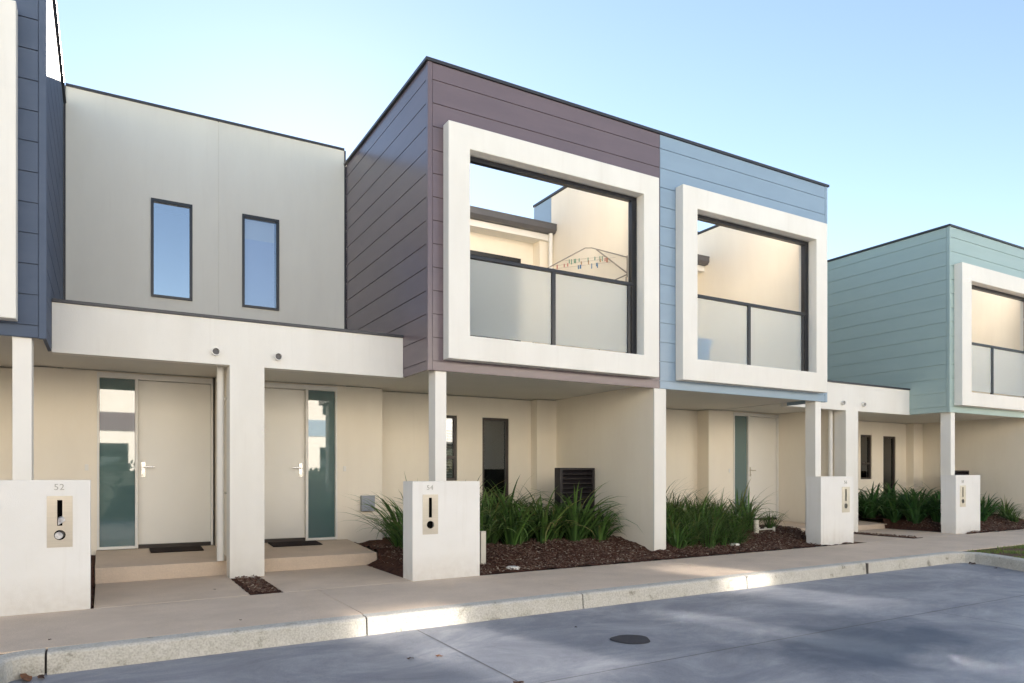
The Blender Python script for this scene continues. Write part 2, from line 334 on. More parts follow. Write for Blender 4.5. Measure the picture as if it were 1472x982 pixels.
# ------------------------------------------------------------------ townhouse
GR = .011   # shadow gap between cladding boards
def house(label, xface, W, sgn, ent, clad, rear, frame, inner, postx, ups, low=True, entry_low=-1.71, party=True, porch=(.23, 1.70), door_detail=True):
    """xface: outer side plane of the box; s runs inward from there (sgn +1 to the right, -1 to the left)."""
    X = lambda s: xface + sgn * s
    H = thing('townhouse', label, 'house', 'terrace of two storey townhouses')
    cm = M[clad]
    # ---- rendered walls
    w = MB(); cw = MB(); gw = MB()
    dh = (X(-.385), X(-1.715), .16, 2.43)
    wall_y(cw, X(.30), X(-1.715), 10.13, 10.30, -.5, 2.45, [dh])
    cw.box(X(.14), X(.30), 10.3, 10.43, -.5, 2.45)
    wins = [(X(1.25), X(1.68), 1.07, 2.13), (X(2.144), X(2.65), .42, 2.12)] if low else []
    xp = W - .50
    wall_y(cw, X(.14), X(xp), 10.43, 10.58, -.5, 2.45, wins)
    cw.box(X(xp), X(W - .10), 10.24, 10.58, -.5, 2.45)
    if party:
        cw.box(X(W - .10), X(W + .12), 7.744, 10.58, -.5, 2.475)
        w.box(X(W - .10), X(W + .12), 7.72, 7.744, -.5, 2.398)
    cw.box(X(W - .10), X(W - .003), 7.91, 10.97, 2.52, 2.78)
    # upper storey shell
    fi = (inner[0], inner[1], inner[2], inner[3])
    wall_y(w, X(.03), X(W - .003), 7.74, 7.90, 2.52, 6.03, [fi])
    cw.box(X(.03), X(.19), 7.90, 10.97, 2.78, 6.03)
    cw.box(X(W - .10), X(W - .003), 7.90, 10.40, 2.78, 6.03)
    w.box(X(W - .08), X(W - .003), 10.40, 10.97, 5.2, 6.03)
    door_h = (X(.62), X(2.99), 2.80, 4.93)
    wall_y(cw, X(.19), X(W - .10), 10.62, 10.77, 2.78, 5.34, [door_h])
    cw.box(X(W - .34), X(W - .10), 10.40, 10.62, 2.78, 5.238)
    # wall over the entry, with its tall window
    if sgn > 0: gw.box(X(-ent) - .0055, X(-ent) + .0055, 10.987, 11.10, 2.85, 6.26)
    wh = (X(-1.023), X(-1.548), 3.63, 4.995)
    wall_y(gw, X(-.004), X(-ent + .005), 10.98, 11.12, 2.80, 6.27, [wh])
    # rear body of the house
    w.box(X(-ent), X(0), 11.3, 19.0, -.5, 5.7)
    w.box(X(0), X(W - .003), 10.95, 19.0, -.5, 5.2)
    if sgn > 0:      # the shared pier, with the return wall behind it, goes with the right-hand house
        cw.box(X(-2.02), X(-1.715), 8.76, 10.30, -.5, 2.45)
        w.box(X(-2.075), X(-1.70), 8.51, 8.755, -.1, 2.40)
        w.box(X(-ent), X(-.003), 8.51, 8.66, 2.40, 2.905)
    else:
        w.box(X(-ent), X(-.003), 8.51, 8.66, 2.40, 2.905)
    w.build('wall', M['render'], H); cw.build('inner_wall', M['cream'], H); gw.build('upper_wall', M['greyrender'], H)
    MB().box(X(-.003), X(.19), 10.975, 11.28, 2.8, 6.03).build('inner_wall', M['greyrender'], H)
    # ---- balcony slab, soffit
    MB().box(X(.03), X(W - .01), 7.76, 10.6, 2.462, 2.515).build('soffit', M['soffit'], H)
    MB().box(X(.03), X(-ent), 8.665, 10.12, 2.455, 2.461).build('porch_ceiling', M['soffit'], H)
    MB().box(X(.19), X(W - .10), 7.90, 10.62, 2.70, 2.779).build('balcony_floor', M['deck'], H)
    # ---- roof
    r = MB(); r.box(X(.19), X(W - .10), 10.30, 19, 5.46, 5.50); r.box(X(-ent), X(.0), 11.12, 19.0, 5.72, 5.76)
    r.build('roof', M['roof'], H)
    # ---- cladding
    c = MB()
    c.box(X(.014), X(W), 7.728, 7.738, 2.40, 2.52)           # bottom edge backing
    for lo, hi in boards(2.40, 6.04):
        hole = (frame[0] + .05, frame[1] - .05, frame[2] + .05, frame[3] - .05)
        z0, z1 = lo + GR / 2, hi - GR / 2
        if z1 <= hole[2] or z0 >= hole[3]:
            c.box(X(.06), X(W - .004), 7.714, 7.729, z0, z1)
        else:
            if z0 < hole[2]: c.box(X(.06), X(W - .004), 7.714, 7.729, z0, hole[2]); z0 = hole[2]
            if z1 > hole[3]: c.box(X(.06), X(W - .004), 7.714, 7.729, hole[3], z1); z1 = hole[3]
            lft, rgt = sorted((X(.06), X(W - .004)))
            c.box(lft, hole[0], 7.714, 7.729, z0, z1); c.box(hole[1], rgt, 7.714, 7.729, z0, z1)
    wall_y(c, X(.02), X(W - .004), 7.729, 7.7395, 2.402, 6.03, [(frame[0] + .05, frame[1] - .05, frame[2] + .05, frame[3] - .05)])
    for lo, hi in boards(2.40, 6.04):                          # side face
        c.box(X(0), X(.015), 7.775, 8.505, lo + GR / 2, hi - GR / 2)
        c.box(X(0), X(.015), 8.505, 10.972, max(lo + GR / 2, 2.463), hi - GR / 2)
    c.box(X(.015), X(.029), 7.73, 8.505, 2.402, 6.03); c.box(X(.015), X(.029), 8.505, 10.972, 2.463, 6.03)
    cl = c.build('cladding', cm, H)
    t = MB(); t.box(X(-.004), X(.056), 7.710, 7.771, 2.398, 6.04)
    t.build('corner_trim', cm, cl, bevel=.004)
    q = MB(); q.box(X(W - .092), X(W - .104), 10.405, 10.97, 5.25, 6.03); q.build('rear_cladding', M[rear], H)
    # ---- dark metal cappings and flashings
    k = MB()
    k.box(X(-.032), X(W - .003), 7.690, 7.925, 6.041, 6.078)
    k.box(X(-.032), X(.21), 7.925, 10.99, 6.041, 6.078)
    k.box(X(W - .125), X(W - .003), 7.925, 10.99, 6.041, 6.078)
    k.box(X(-.025), X(-ent), 10.96, 11.15, 6.271, 6.305)
    k.box(X(-.025), X(-.003), 10.96, 11.0, 2.93, 6.27)
    k.box(X(-.003), X(-ent), 8.49, 8.70, 2.907, 2.94)
    k.box(X(-.003), X(-ent), 8.70, 10.975, 2.80, 2.84)
    k.build('metal_capping', M['metal'], H, bevel=.003)
    # ---- picture frame surround
    f = MB()
    x0, x1, z0, z1 = frame; a0, a1, b0, b1 = inner
    bm = bmesh.new()
    ring = lambda y: ([bm.verts.new((x, y, z)) for x, z in ((x0, z0), (x1, z0), (x1, z1), (x0, z1))],
                      [bm.verts.new((x, y, z)) for x, z in ((a0, b0), (a1, b0), (a1, b1), (a0, b1))])
    of, inf = ring(7.554); ob, inb = ring(7.712)
    for i in range(4):
        j = (i + 1) % 4
        bm.faces.new((of[i], of[j], inf[j], inf[i])); bm.faces.new((ob[j], ob[i], inb[i], inb[j]))
        bm.faces.new((of[j], of[i], ob[i], ob[j])); bm.faces.new((inf[i], inf[j], inb[j], inb[i]))
    bmesh.ops.recalc_face_normals(bm, faces=bm.faces)
    me = bpy.data.meshes.new('window_surround'); bm.to_mesh(me); bm.free(); me.materials.append(M['render'])
    fo = bpy.data.objects.new('window_surround', me); col.objects.link(fo); fo.parent = H
    md = fo.modifiers.new('bevel', 'BEVEL'); md.width = .008; md.segments = 2; md.limit_method = 'ANGLE'
    # dark steel portal just behind the opening
    d = MB()
    d.box(a0 + .001, a1 - .001, 7.716, 7.79, b1 - .055, b1 - .001)
    d.box(a1 - .085, a1 - .001, 7.716, 7.79, b0 + .001, b1 - .055)
    d.box(a0 + .001, a0 + .03, 7.716, 7.79, b0 + .001, b1 - .055)
    d.build('steel_portal', M['frame'], H, bevel=.003)
    # ---- balustrade
    B = empty('balustrade'); B.parent = H
    MB().box(a0 + .031, a1 - .086, 7.70, 7.752, 3.80, 3.842).build('rail', M['frame'], B, bevel=.003)
    MB().box(postx - .028, postx + .028, 7.705, 7.75, 2.825, 3.80).build('post', M['frame'], B, bevel=.002)
    MB().box(a1 - .16, a1 - .115, 7.705, 7.75, 2.825, 3.80).build('post', M['frame'], B, bevel=.002)
    MB().box(a0 + .05, postx - .036, 7.722, 7.734, 2.868, 3.79).build('glass_panel', M['frosted'], B)
    MB().box(postx + .036, a1 - .165, 7.722, 7.734, 2.868, 3.79).build('glass_panel', M['frosted'], B)
    # ---- balcony door, bulkhead, gutter, pipe
    xa, xb = X(.62), X(2.99); xa, xb = min(xa, xb), max(xa, xb)
    sd = MB(); y0, y1 = 10.60, 10.70
    sd.box(xa, xb, y0, y1, 4.86, 4.93); sd.box(xa, xa + .06, y0, y1, 2.80, 4.86); sd.box(xb - .06, xb, y0, y1, 2.80, 4.86)
    mid = (xa + xb) / 2; sd.box(mid - .04, mid + .04, y0, y1, 2.86, 4.86); sd.box(xa + .06, xb - .06, y0, y1, 2.80, 2.86)
    so = sd.build('sliding_door', M['frame'], H, bevel=.002)
    pn = MB(); pn.box(xa + .06, mid - .04, 10.64, 10.646, 2.86, 4.86); pn.box(mid + .04, xb - .06, 10.64, 10.646, 2.86, 4.86)
    pn.build('pane', M['glass'], so)
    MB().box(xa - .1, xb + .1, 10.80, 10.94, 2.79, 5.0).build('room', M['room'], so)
    MB().box(X(.19), X(W - .105), 10.345, 10.618, 5.24, 5.345).build('fascia', M['trim'], H)
    gp = [(10.215 + .0, 5.47), (10.205, 5.50), (10.22, 5.51), (10.235, 5.495), (10.30, 5.495), (10.345, 5.52), (10.345, 5.35), (10.26, 5.35), (10.215, 5.40)]
    MB().prism(gp, 'x', *sorted((X(.195), X(W - .11)))).build('gutter', M['gutter'], H)
    MB().tube((X(W - .18), 10.30, 2.79), (X(W - .18), 10.30, 5.35), .036, 14).build('downpipe', M['trim'], H, smooth=False)
    # ---- lower windows
    for i, (a, b, z0, z1) in enumerate(wins):
        a, b = min(a, b), max(a, b)
        fr = MB(); y0, y1 = 10.45, 10.52; fw = .045
        fr.box(a, b, y0, y1, z1 - fw, z1); fr.box(a, b, y0, y1, z0, z0 + fw)
        fr.box(a, a + fw, y0, y1, z0 + fw, z1 - fw); fr.box(b - fw, b, y0, y1, z0 + fw, z1 - fw)
        if i == 0: fr.box(a + fw, b - fw, y0, y1, 1.42, 1.47)
        else: fr.box(a + fw, b - fw, y0, y1, .80, .85)
        wo = fr.build('window', M['brownframe'], H, bevel=.002)
        MB().box(a + fw, b - fw, 10.485, 10.49, z0 + fw, z1 - fw).build('pane', M['glass'], wo)
        if i == 0 and sgn > 0 and xface < 8:
            bl = MB()
            for kk in range(22):
                z = 1.13 + kk * .045
                bl.hexa([(a + fw, 10.525, z), (b - fw, 10.525, z), (b - fw, 10.56, z + .022), (a + fw, 10.56, z + .022),
                         (a + fw, 10.525, z + .003), (b - fw, 10.525, z + .003), (b - fw, 10.56, z + .025), (a + fw, 10.56, z + .025)])
            bl.build('blind', M['blind_and_reflection'], wo)
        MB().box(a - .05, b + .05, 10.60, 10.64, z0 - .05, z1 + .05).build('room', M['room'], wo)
    # ---- tall upper window over the entry
    a, b = sorted((X(-1.548), X(-1.023))); z0, z1 = 3.63, 4.995; fw = .034
    fr = MB(); y0, y1 = 10.955, 11.05
    fr.box(a, b, y0, y1, z1 - fw - .01, z1); fr.box(a, b, y0, y1, z0, z0 + fw); fr.box(a, a + fw, y0, y1, z0 + fw, z1 - fw - .01); fr.box(b - fw, b, y0, y1, z0 + fw, z1 - fw - .01)
    wo = fr.build('window', M['frame'], H, bevel=.002)
    MB().box(a + fw, b - fw, 10.99, 10.996, z0 + fw, z1 - fw - .01).build('pane', M['skyglass2' if ups == 'blind' else 'skyglass'], wo)
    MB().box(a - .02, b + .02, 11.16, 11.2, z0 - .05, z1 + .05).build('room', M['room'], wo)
    if ups == 'blind':
        MB().box(a + .05, b - .05, 11.066, 11.07, z1 - .34, z1 - .02).build('blind', M['blind_and_reflection'], wo)  # upper panel paints in the white reflected band above the lilac blind
        MB().box(a + .05, b - .05, 11.06, 11.064, z0 + .03, z1 - .33).build('blind', M['blind'], wo)
    else:
        MB().box(a + .05, b - .05, 11.05, 11.09, z1 - .14, z1 - .115).build('blind', M['blind_and_reflection'], wo)
    # ---- front door set
    e = MB()
    hx = sorted((X(-.385), X(-1.715))); y0, y1 = 10.11, 10.24
    e.box(hx[0], hx[1], y0, y1, 2.368, 2.432)
    e.box(X(-.385), X(-.41), y0, y1, .235, 2.368); e.box(X(-1.69), X(-1.715), y0, y1, .235, 2.368)
    e.box(X(-.80), X(-.835), y0, y1, .235, 2.368)
    e.box(X(-.41), X(-.80), y0, y1, .232, .265)
    eo = e.build('door_frame', M['trim'], H, bevel=.003)
    MB().box(X(-.412), X(-.798), 10.155, 10.165, .265, 2.366).build('sidelight', M['sideglass'], eo)
    do = MB().box(X(-.838), X(-1.688), 10.165, 10.205, .275, 2.362).build('door', M['door'], H, bevel=.003)
    hx0 = X(-.895)
    hd = MB(); hd.box(hx0 - .024, hx0 + .024, 10.154, 10.165, 1.135, 1.325)
    hd.tube((hx0, 10.154, 1.262), (hx0, 10.115, 1.262), .011); hd.tube((hx0, 10.117, 1.262), (hx0 - sgn * .125, 10.112, 1.262), .010, r2=.008)
    hd.tube((hx0, 10.154, 1.17), (hx0, 10.135, 1.17), .019)
    hd.build('handle', M['chrome'], do, bevel=.002)
    MB().box(X(-.836), X(-1.69), 10.14, 10.23, .225, .272).build('threshold', M['brownframe'], H)
    # doorbell plate
    db = MB(); db.box(X(-.255), X(-.295), 10.118, 10.13, 1.215, 1.29)
    db.build('doorbell', M['trim'], H, bevel=.003)
    # ---- porch slab, falling a little to the front
    pa, pb = sorted((X(-porch[0]), X(-porch[1])))
    MB().hexa([(pa, 8.845, -.12), (pb, 8.845, -.12), (pb, 10.128, -.12), (pa, 10.128, -.12),
               (pa, 8.845, .152), (pb, 8.845, .152), (pb, 10.128, .226), (pa, 10.128, .226)]).build('porch_slab', M['concrete_path'], H, bevel=.006)
    # ---- slender front column
    MB().box(X(.11), X(.11) + (.145 if sgn > 0 else -.145), 7.75, 7.95, -.1, 2.46).build('column', M['trim'], H, bevel=.004)
    # ---- overflow spout through the beam
    sx = X(-1.55) if sgn > 0 else X(-1.54)
    sc = MB(); n = 18; ro, ri = .045, .037
    b0 = len(sc.v)
    for y, rr in ((8.655, ro), (8.462, ro), (8.462, ri), (8.655, ri)):
        for i in range(n):
            t = 2 * math.pi * i / n; sc.v.append((sx + rr * math.cos(t), y, 2.535 + rr * math.sin(t)))
    for k4 in range(3):
        for i in range(n):
            j = (i + 1) % n; sc.f.append((k4 * n + i, k4 * n + j, (k4 + 1) * n + j, (k4 + 1) * n + i))
    sp = sc.build('overflow_spout', M['trim'], H, smooth=False)
    MB().tube((sx, 8.50, 2.535), (sx, 8.505, 2.535), .0365, 18).build('bore', M['gutter'], sp)
    if sgn > 0:
        dp = MB(); px = X(-2.135)
        dp.tube((px, 8.80, .165), (px, 8.80, 2.455), .041, 18)
        po = dp.build('downpipe', M['trim'], H)
        for z in (.95, 2.05):
            MB().box(px - .01, px + .10, 8.835, 8.855, z - .012, z + .012).build('bracket', M['chrome'], po)
    return H

HL = house('pale townhouse at the left edge with a steel blue clad upper box', -.455, 3.72, -1, 1.893, 'clad_navy', 'clad_navy',
           (-3.85, -.665, 2.53, 5.32), (-3.57, -.95, 2.82, 5.04), -2.3, 'open', low=False, porch=(.375, 1.79))
HA = house('townhouse with the plum brown clad box and white framed balcony', 3.31, 3.59, 1, 1.872, 'clad_brown', 'clad_blue',
           (3.504, 6.745, 2.53, 5.325), (3.787, 6.47, 2.82, 5.045), 5.08, 'blind', porch=(.23, 1.70))
HB = house('townhouse with the pale blue clad box right of the brown one', 10.62, 3.72, -1, 1.858, 'clad_blue', 'clad_blue',
           (7.193, 10.41, 2.53, 5.335), (7.478, 10.135, 2.845, 5.03), 8.73, 'open', low=False, party=False, porch=(.375, 1.67))
HC = house('townhouse with the grey green clad box at the right edge', 14.35, 3.59, 1, 1.872, 'clad_green', 'clad_green',
           (14.50, 17.76, 2.53, 5.32), (14.84, 17.48, 2.80, 5.0), 15.95, 'blind', porch=(.23, 1.70))
# grey meter box low on the wall of the brown house
MB().box(3.27, 3.47, 10.05, 10.128, .63, .86).build('meter_box', M['meter'], HA, bevel=.006)

# ------------------------------------------------------------------ ground surfaces
def sheet(name, poly_fn, x0, x1, y0, y1, nx, ny, mat, zf):
    mb = MB()
    for i in range(nx + 1):
        for j in range(ny + 1):
            x = x0 + (x1 - x0) * i / nx; y = y0 + (y1 - y0) * j / ny
            mb.v.append((x, y, zf(x, y)))
    for i in range(nx):
        for j in range(ny):
            a = i * (ny + 1) + j
            mb.f.append((a, a + ny + 1, a + ny + 2, a + 1))
    return mb.build(name, mat)

tag(MB().box(-500, 500, -500, 500, -.9, -.45).build('ground', M['earth']), kind='structure')

def slab(mb, x0, x1, y0, y1, top=.0, depth=.12):
    n = max(1, int(abs(x1 - x0) / 3))
    for i in range(n):
        a = x0 + (x1 - x0) * i / n; b = x0 + (x1 - x0) * (i + 1) / n
        mb.hexa([(a, y0, g(a) + top - depth), (b, y0, g(b) + top - depth), (b, y1, g(b) + top - depth), (a, y1, g(a) + top - depth),
                 (a, y0, g(a) + top), (b, y0, g(b) + top), (b, y1, g(b) + top), (a, y1, g(a) + top)])

RD = -.147
def roadz(x, y): return g(x) + RD
rs = MB()
xs = [-60, -4, 22, 90]
for a, b in zip(xs, xs[1:]):
    rs.f.append(tuple(len(rs.v) + i for i in range(4)))
    rs.v += [(a, -30, roadz(a, 0)), (b, -30, roadz(b, 0)), (b, 5.75, roadz(b, 0)), (a, 5.75, roadz(a, 0))]
rd = rs.build('road', M['road']); tag(rd, kind='structure')
# saw-cut joints of the concrete road
jm = MB()
def strip(mb, p, q, w, zf, lift=.003):
    p = Vector((*p, 0)); q = Vector((*q, 0)); d = (q - p).normalized(); n = Vector((-d.y, d.x, 0)) * w / 2
    b = len(mb.v)
    for u in (p - n, q - n, q + n, p + n): mb.v.append((u.x, u.y, zf(u.x, u.y) + lift))
    mb.f.append((b, b + 1, b + 2, b + 3))
strip(jm, (2.285, 5.55), (2.17, -3), .006, roadz)
strip(jm, (-.5, 3.74), (2.22, 3.745), .005, roadz); strip(jm, (2.24, 3.745), (12, 3.80), .006, roadz)
strip(jm, (6.75, 3.79), (6.65, -3), .005, roadz)
tag(jm.build('road_joints', M['path_joint']), kind='structure')

fp = MB(); base = MB()
fj = [-60, -40, -20, -8, -4.9, -2.6, 1.88, 4.13, 6.38, 8.63, 10.88, 13.13, 15.4, 17.7, 22, 40, 90]
for a, b in zip(fj, fj[1:]): slab(fp, a + .0025, b - .0025, 5.735, 7.212)
slab(base, -60, 90, 5.70, 7.25, top=-.012, depth=.1)
pv = MB()
for a, b in ((-.075, 1.235), (1.555, 2.925), (10.99, 12.28), (12.60, 14.02)):
    slab(pv, a, b, 7.222, 8.842)
tag(fp.build('footpath', M['concrete_path'], bevel=.004), kind='structure')
tag(base.build('footpath_bedding', M['path_joint']), kind='structure')
tag(pv.build('entry_path', M['concrete_path'], bevel=.004), kind='structure')

# kerb: profile swept along the bay edge
def arc(cx, cy, r, a0, a1, n=6):
    return [(cx + r * math.cos(R(a0 + (a1 - a0) * i / n)), cy + r * math.sin(R(a0 + (a1 - a0) * i / n))) for i in range(n + 1)]
KP = [(-.56, 1.0), (-.535, 5.43)] + arc(-.405, 5.44, .13, 180, 95, 4)
KX = [-.33, 1.86, 4.03, 6.32, 8.55]
KP += [(x, 5.57 + .006 * (x)) for x in (-.33, .7, 1.86, 2.9, 4.03, 5.2, 6.32, 7.4, 8.55, 9.7, 10.4)] + [(10.62, 5.625), (10.74, 5.56), (10.79, 5.45)] + [(10.72, 5.2), (10.42, 4.62), (10.0, 3.7), (9.6, 2.6)]
def sweep(mb, pts, closed_gaps):
    prof = [(0, -.17), (.012, -.02), (.022, -.006), (.04, 0), (.135, .004), (.15, -.004), (.15, -.17)]
    P = [Vector((*p, 0)) for p in pts]
    rows = []
    for i, p in enumerate(P):
        d0 = (P[i] - P[i - 1]).normalized() if i else (P[1] - P[0]).normalized()
        d1 = (P[i + 1] - P[i]).normalized() if i < len(P) - 1 else d0
        d = (d0 + d1).normalized(); n = Vector((-d.y, d.x, 0)); s = 1 / max(.5, n.dot(Vector((-d0.y, d0.x, 0))))
        rows.append([(p.x + n.x * u * s, p.y + n.y * u * s, z) for u, z in prof])
    for i in range(len(P) - 1):
        a, b = rows[i], rows[i + 1]
        cut0 = any(abs(P[i].x - k) < 1e-3 for k in closed_gaps); cut1 = any(abs(P[i + 1].x - k) < 1e-3 for k in closed_gaps)
        L_ = (P[i + 1] - P[i]).length; e = .007 / L_
        def lerp(t): return [tuple(a[k][m] + (b[k][m] - a[k][m]) * t for m in range(3)) for k in range(len(prof))]
        A = lerp(e if cut0 else 0); Bq = lerp(1 - e if cut1 else 1)
        base_i = len(mb.v)
        for row in (A, Bq):
            for q in row: mb.v.append((q[0], q[1], q[2] + g(q[0])))
        n_ = len(prof)
        for k in range(n_ - 1): mb.f.append((base_i + k, base_i + k + 1, base_i + n_ + k + 1, base_i + n_ + k))
        if cut0: mb.f.append(tuple(base_i + k for k in range(n_)))
        if cut1: mb.f.append(tuple(base_i + n_ + k for k in reversed(range(n_))))
kb = MB(); sweep(kb, KP, KX)
tag(kb.build('kerb', M['kerb']), kind='structure')
kj = MB()
for x in KX: kj.box(x - .02, x + .02, 5.62, 5.70, g(x) - .16, g(x) - .012)
tag(kj.build('kerb_joint_filler', M['path_joint']), kind='structure')

# verges inside the kerb returns
vg = MB()
vpts = [(10.93, 5.72), (10.93, 5.45), (10.86, 5.2), (10.56, 4.6), (10.15, 3.7), (9.75, 2.6)]
b = len(vg.v)
for x, y in vpts: vg.v.append((x, y, g(x) - .012)); vg.v.append((40, y, g(22) - .012))
for i in range(len(vpts) - 1): vg.f.append((2 * i, 2 * i + 1, 2 * i + 3, 2 * i + 2))
b = len(vg.v)
vg.v += [(-60, 1.0, g(-4) - .012), (-.70, 1.0, g(-.7) - .012), (-.685, 5.74, g(-.7) - .012), (-60, 5.74, g(-4) - .012)]; vg.f.append((b, b + 1, b + 2, b + 3))
tag(vg.build('verge', M['earth']), kind='structure')

# ------------------------------------------------------------------ garden beds
def ss(t): t = max(0, min(1, t)); return t * t * (3 - 2 * t)
def bedz(x, y):
    e = 1
    for x0, d in ((2.93, 1), (14.03, 1), (-.085, -1), (10.98, -1)):
        t = (x - x0) * d
        if -.01 <= t < .45 and y < 8.86: e = min(e, ss(t / .42))
    return g(x) + .004 - .02 * (1 - e) + e * .175 * ss((y - 7.3) / 1.25) + .012 * math.sin(x * 5.1 + y * 2) * ss((y - 7.3) / .4) + .008 * math.sin(x * 11 - y * 13)
from mathutils import noise
def bed(x0, x1, y0, y1, flat=False):
    mb = MB(); nx = max(4, int((x1 - x0) / .05)); ny = max(4, int((y1 - y0) / .05))
    for i in range(nx + 1):
        for j in range(ny + 1):
            x = x0 + (x1 - x0) * i / nx; y = y0 + (y1 - y0) * j / ny
            z = (g(x) - .004 if flat else bedz(x, y)) + .022 * noise.noise((x * 9, y * 9, 0)) + .012 * noise.noise((x * 23, y * 23, 4))
            mb.v.append((x, y, z))
    for i in range(nx):
        for j in range(ny):
            a = i * (ny + 1) + j; mb.f.append((a, a + ny + 1, a + ny + 2, a + 1))
    o = mb.build('garden_bed', M['mulch'], smooth=True); tag(o, kind='structure'); return o
BEDS = [(-4.2, -.085, 7.22, 10.13), (3.09, 6.80, 7.222, 10.43), (7.02, 10.97, 7.222, 10.43), (14.025, 17.9, 7.222, 10.43), (6.8, 7.02, 7.222, 7.72), (2.93, 3.09, 7.222, 8.84)]
for q in BEDS: bed(*q)
bed(1.24, 1.55, 7.222, 8.6, True); bed(12.285, 12.595, 7.222, 8.6, True)

def chips(name, areas, n, mats, flat=False, smin=.012, smax=.04):
    mb = MB(); mb.c = []
    tot = sum((a[1] - a[0]) * (a[3] - a[2]) for a in areas)
    for a in areas:
        for _ in range(int(n * (a[1] - a[0]) * (a[3] - a[2]) / tot)):
            x = random.uniform(a[0] + .03, a[1] - .03); y = a[2] + .02 + (a[3] - a[2] - .04) * random.random()
            z = (g(x) if a[4] else bedz(x, y)) + .006 + random.uniform(0, .016)
            l = random.uniform(smin, smax); w = l * random.uniform(.25, .6); h = random.uniform(.003, .008)
            yaw = random.uniform(0, 6.28); ti = random.uniform(-.45, .45); tj = random.uniform(-.4, .4)
            ux = Vector((math.cos(yaw), math.sin(yaw), ti)).normalized() * l / 2
            uy = Vector((-math.sin(yaw), math.cos(yaw), tj)).normalized() * w / 2
            c = Vector((x, y, z)); up = Vector((0, 0, h))
            P = [c - ux - uy, c + ux - uy * .7, c + ux * .9 + uy, c - ux * .8 + uy * .8]
            mb.hexa(P + [p + up for p in P])
            v = random.random(); r2 = 1 if random.random() < .07 else random.random() * .35
            mb.c += [(v, 1, r2, 1)] * 8
    o = mb.build(name, mats); tag(o, kind='stuff'); return o
M['chip'] = foliage('bark_chips', (.06, .026, .019), (.17, .08, .055), (.42, .34, .27), .8)
chips('mulch_chips', [(3.78, 6.78, 7.24, 8.9, 0), (7.04, 9.9, 7.24, 8.6, 0), (3.1, 3.78, 7.5, 9.5, 0), (6.8, 7.02, 7.24, 7.7, 0), (1.25, 1.54, 7.24, 8.5, 1), (12.29, 12.59, 7.24, 8.5, 1),
                      (14.15, 17.6, 7.24, 8.6, 0), (9.9, 10.95, 7.6, 9.2, 0)], 15000, M['chip'])

# ------------------------------------------------------------------ plants
def clump(name, x, y, z, n, length, width, droop, mat, spread=.05, label=None, cat=None, group=None, upright=.5, seed=0, yelp=.11):
    rnd = random.Random(seed * 77 + 5)
    mb = MB(); mb.c = []
    for k in range(n):
        az = rnd.uniform(0, 2 * math.pi); L_ = length * rnd.uniform(.6, 1.08)
        lean = rnd.uniform(.04, 1.0) ** (1.1) * upright
        dr = droop * rnd.uniform(.5, 1.25) * (1.3 if rnd.random() < .15 else 1)
        w = width * rnd.uniform(.7, 1.15)
        rr = spread * math.sqrt(rnd.random()); ca, sa = math.cos(az), math.sin(az)
        p = Vector((rr * math.cos(az + rnd.uniform(-.6, .6)), rr * math.sin(az + rnd.uniform(-.6, .6)), -.02))
        segs = 7; ang = lean; side = Vector((-sa, ca, 0)); tw = rnd.uniform(-.5, .5)
        tone = rnd.random(); yel = 1 if rnd.random() < yelp else rnd.random() * .35
        b0 = len(mb.v)
        for s in range(segs + 1):
            t = s / segs
            wd = w * (.55 + .9 * t if t < .35 else (1 - ((t - .35) / .65) ** 1.7) * .865 + .02) / 1.0
            d = Vector((math.sin(ang) * ca, math.sin(ang) * sa, math.cos(ang)))
            sd = (side * math.cos(tw * t) + d.cross(side) * math.sin(tw * t)).normalized()
            nrm = d.cross(sd).normalized()
            mb.v += [tuple(p - sd * wd / 2 + nrm * wd * .16), tuple(p), tuple(p + sd * wd / 2 + nrm * wd * .16)]
            tt = t * t
            mb.c += [(tone, tt, yel, 1)] * 3
            p = p + d * (L_ / segs); ang += dr / segs * (.5 + 1.4 * t)
        for s in range(segs):
            q = b0 + 3 * s
            mb.f += [(q, q + 1, q + 4, q + 3), (q + 1, q + 2, q + 5, q + 4)]
    o = mb.build(name, mat, smooth=True); o.location = (x, y, z)
    if label: tag(o, label, cat, group)
    return o

rp = random.Random(11)
lab1 = 'strappy green plant in the mulch bed before the louvred box'
g1 = 'strap leaved plants in the bed under the brown box'
sd = 1
for (x, y, h_) in [(3.95, 8.65, .62), (4.22, 8.82, .60), (4.45, 8.58, .62), (4.70, 8.75, .60), (4.95, 8.55, .62), (5.20, 8.74, .62), (5.46, 8.56, .60), (5.72, 8.70, .64), (5.97, 8.52, .62), (6.20, 8.70, .64), (6.42, 8.50, .60), (6.55, 8.80, .60),
                   (4.1, 9.2, .64), (4.5, 9.3, .66), (4.9, 9.2, .64), (5.3, 9.3, .66), (5.75, 9.2, .62), (4.3, 9.85, .66), (4.85, 9.9, .66), (5.5, 9.8, .66), (5.95, 9.8, .6)]:
    clump('strap_leaf_plant', x, y, bedz(x, y), int(rp.uniform(38, 62)), h_ * rp.uniform(1.15, 1.85), .045, 1.75, M['strap'], .10, lab1, 'plant', g1, .70, sd); sd += 1
lab0 = 'spiky long leaved plant beside the porch step and white pillar'
for (x, y, h_) in [(3.42, 8.45, .70), (3.50, 9.05, .72), (3.72, 8.15, .72)]:
    clump('strap_leaf_plant', x, y, bedz(x, y), 84, h_ * 1.45, .032, 1.5, M['strap'], .10, lab0, 'plant', 'spiky plants beside the porch step', .75, sd); sd += 1
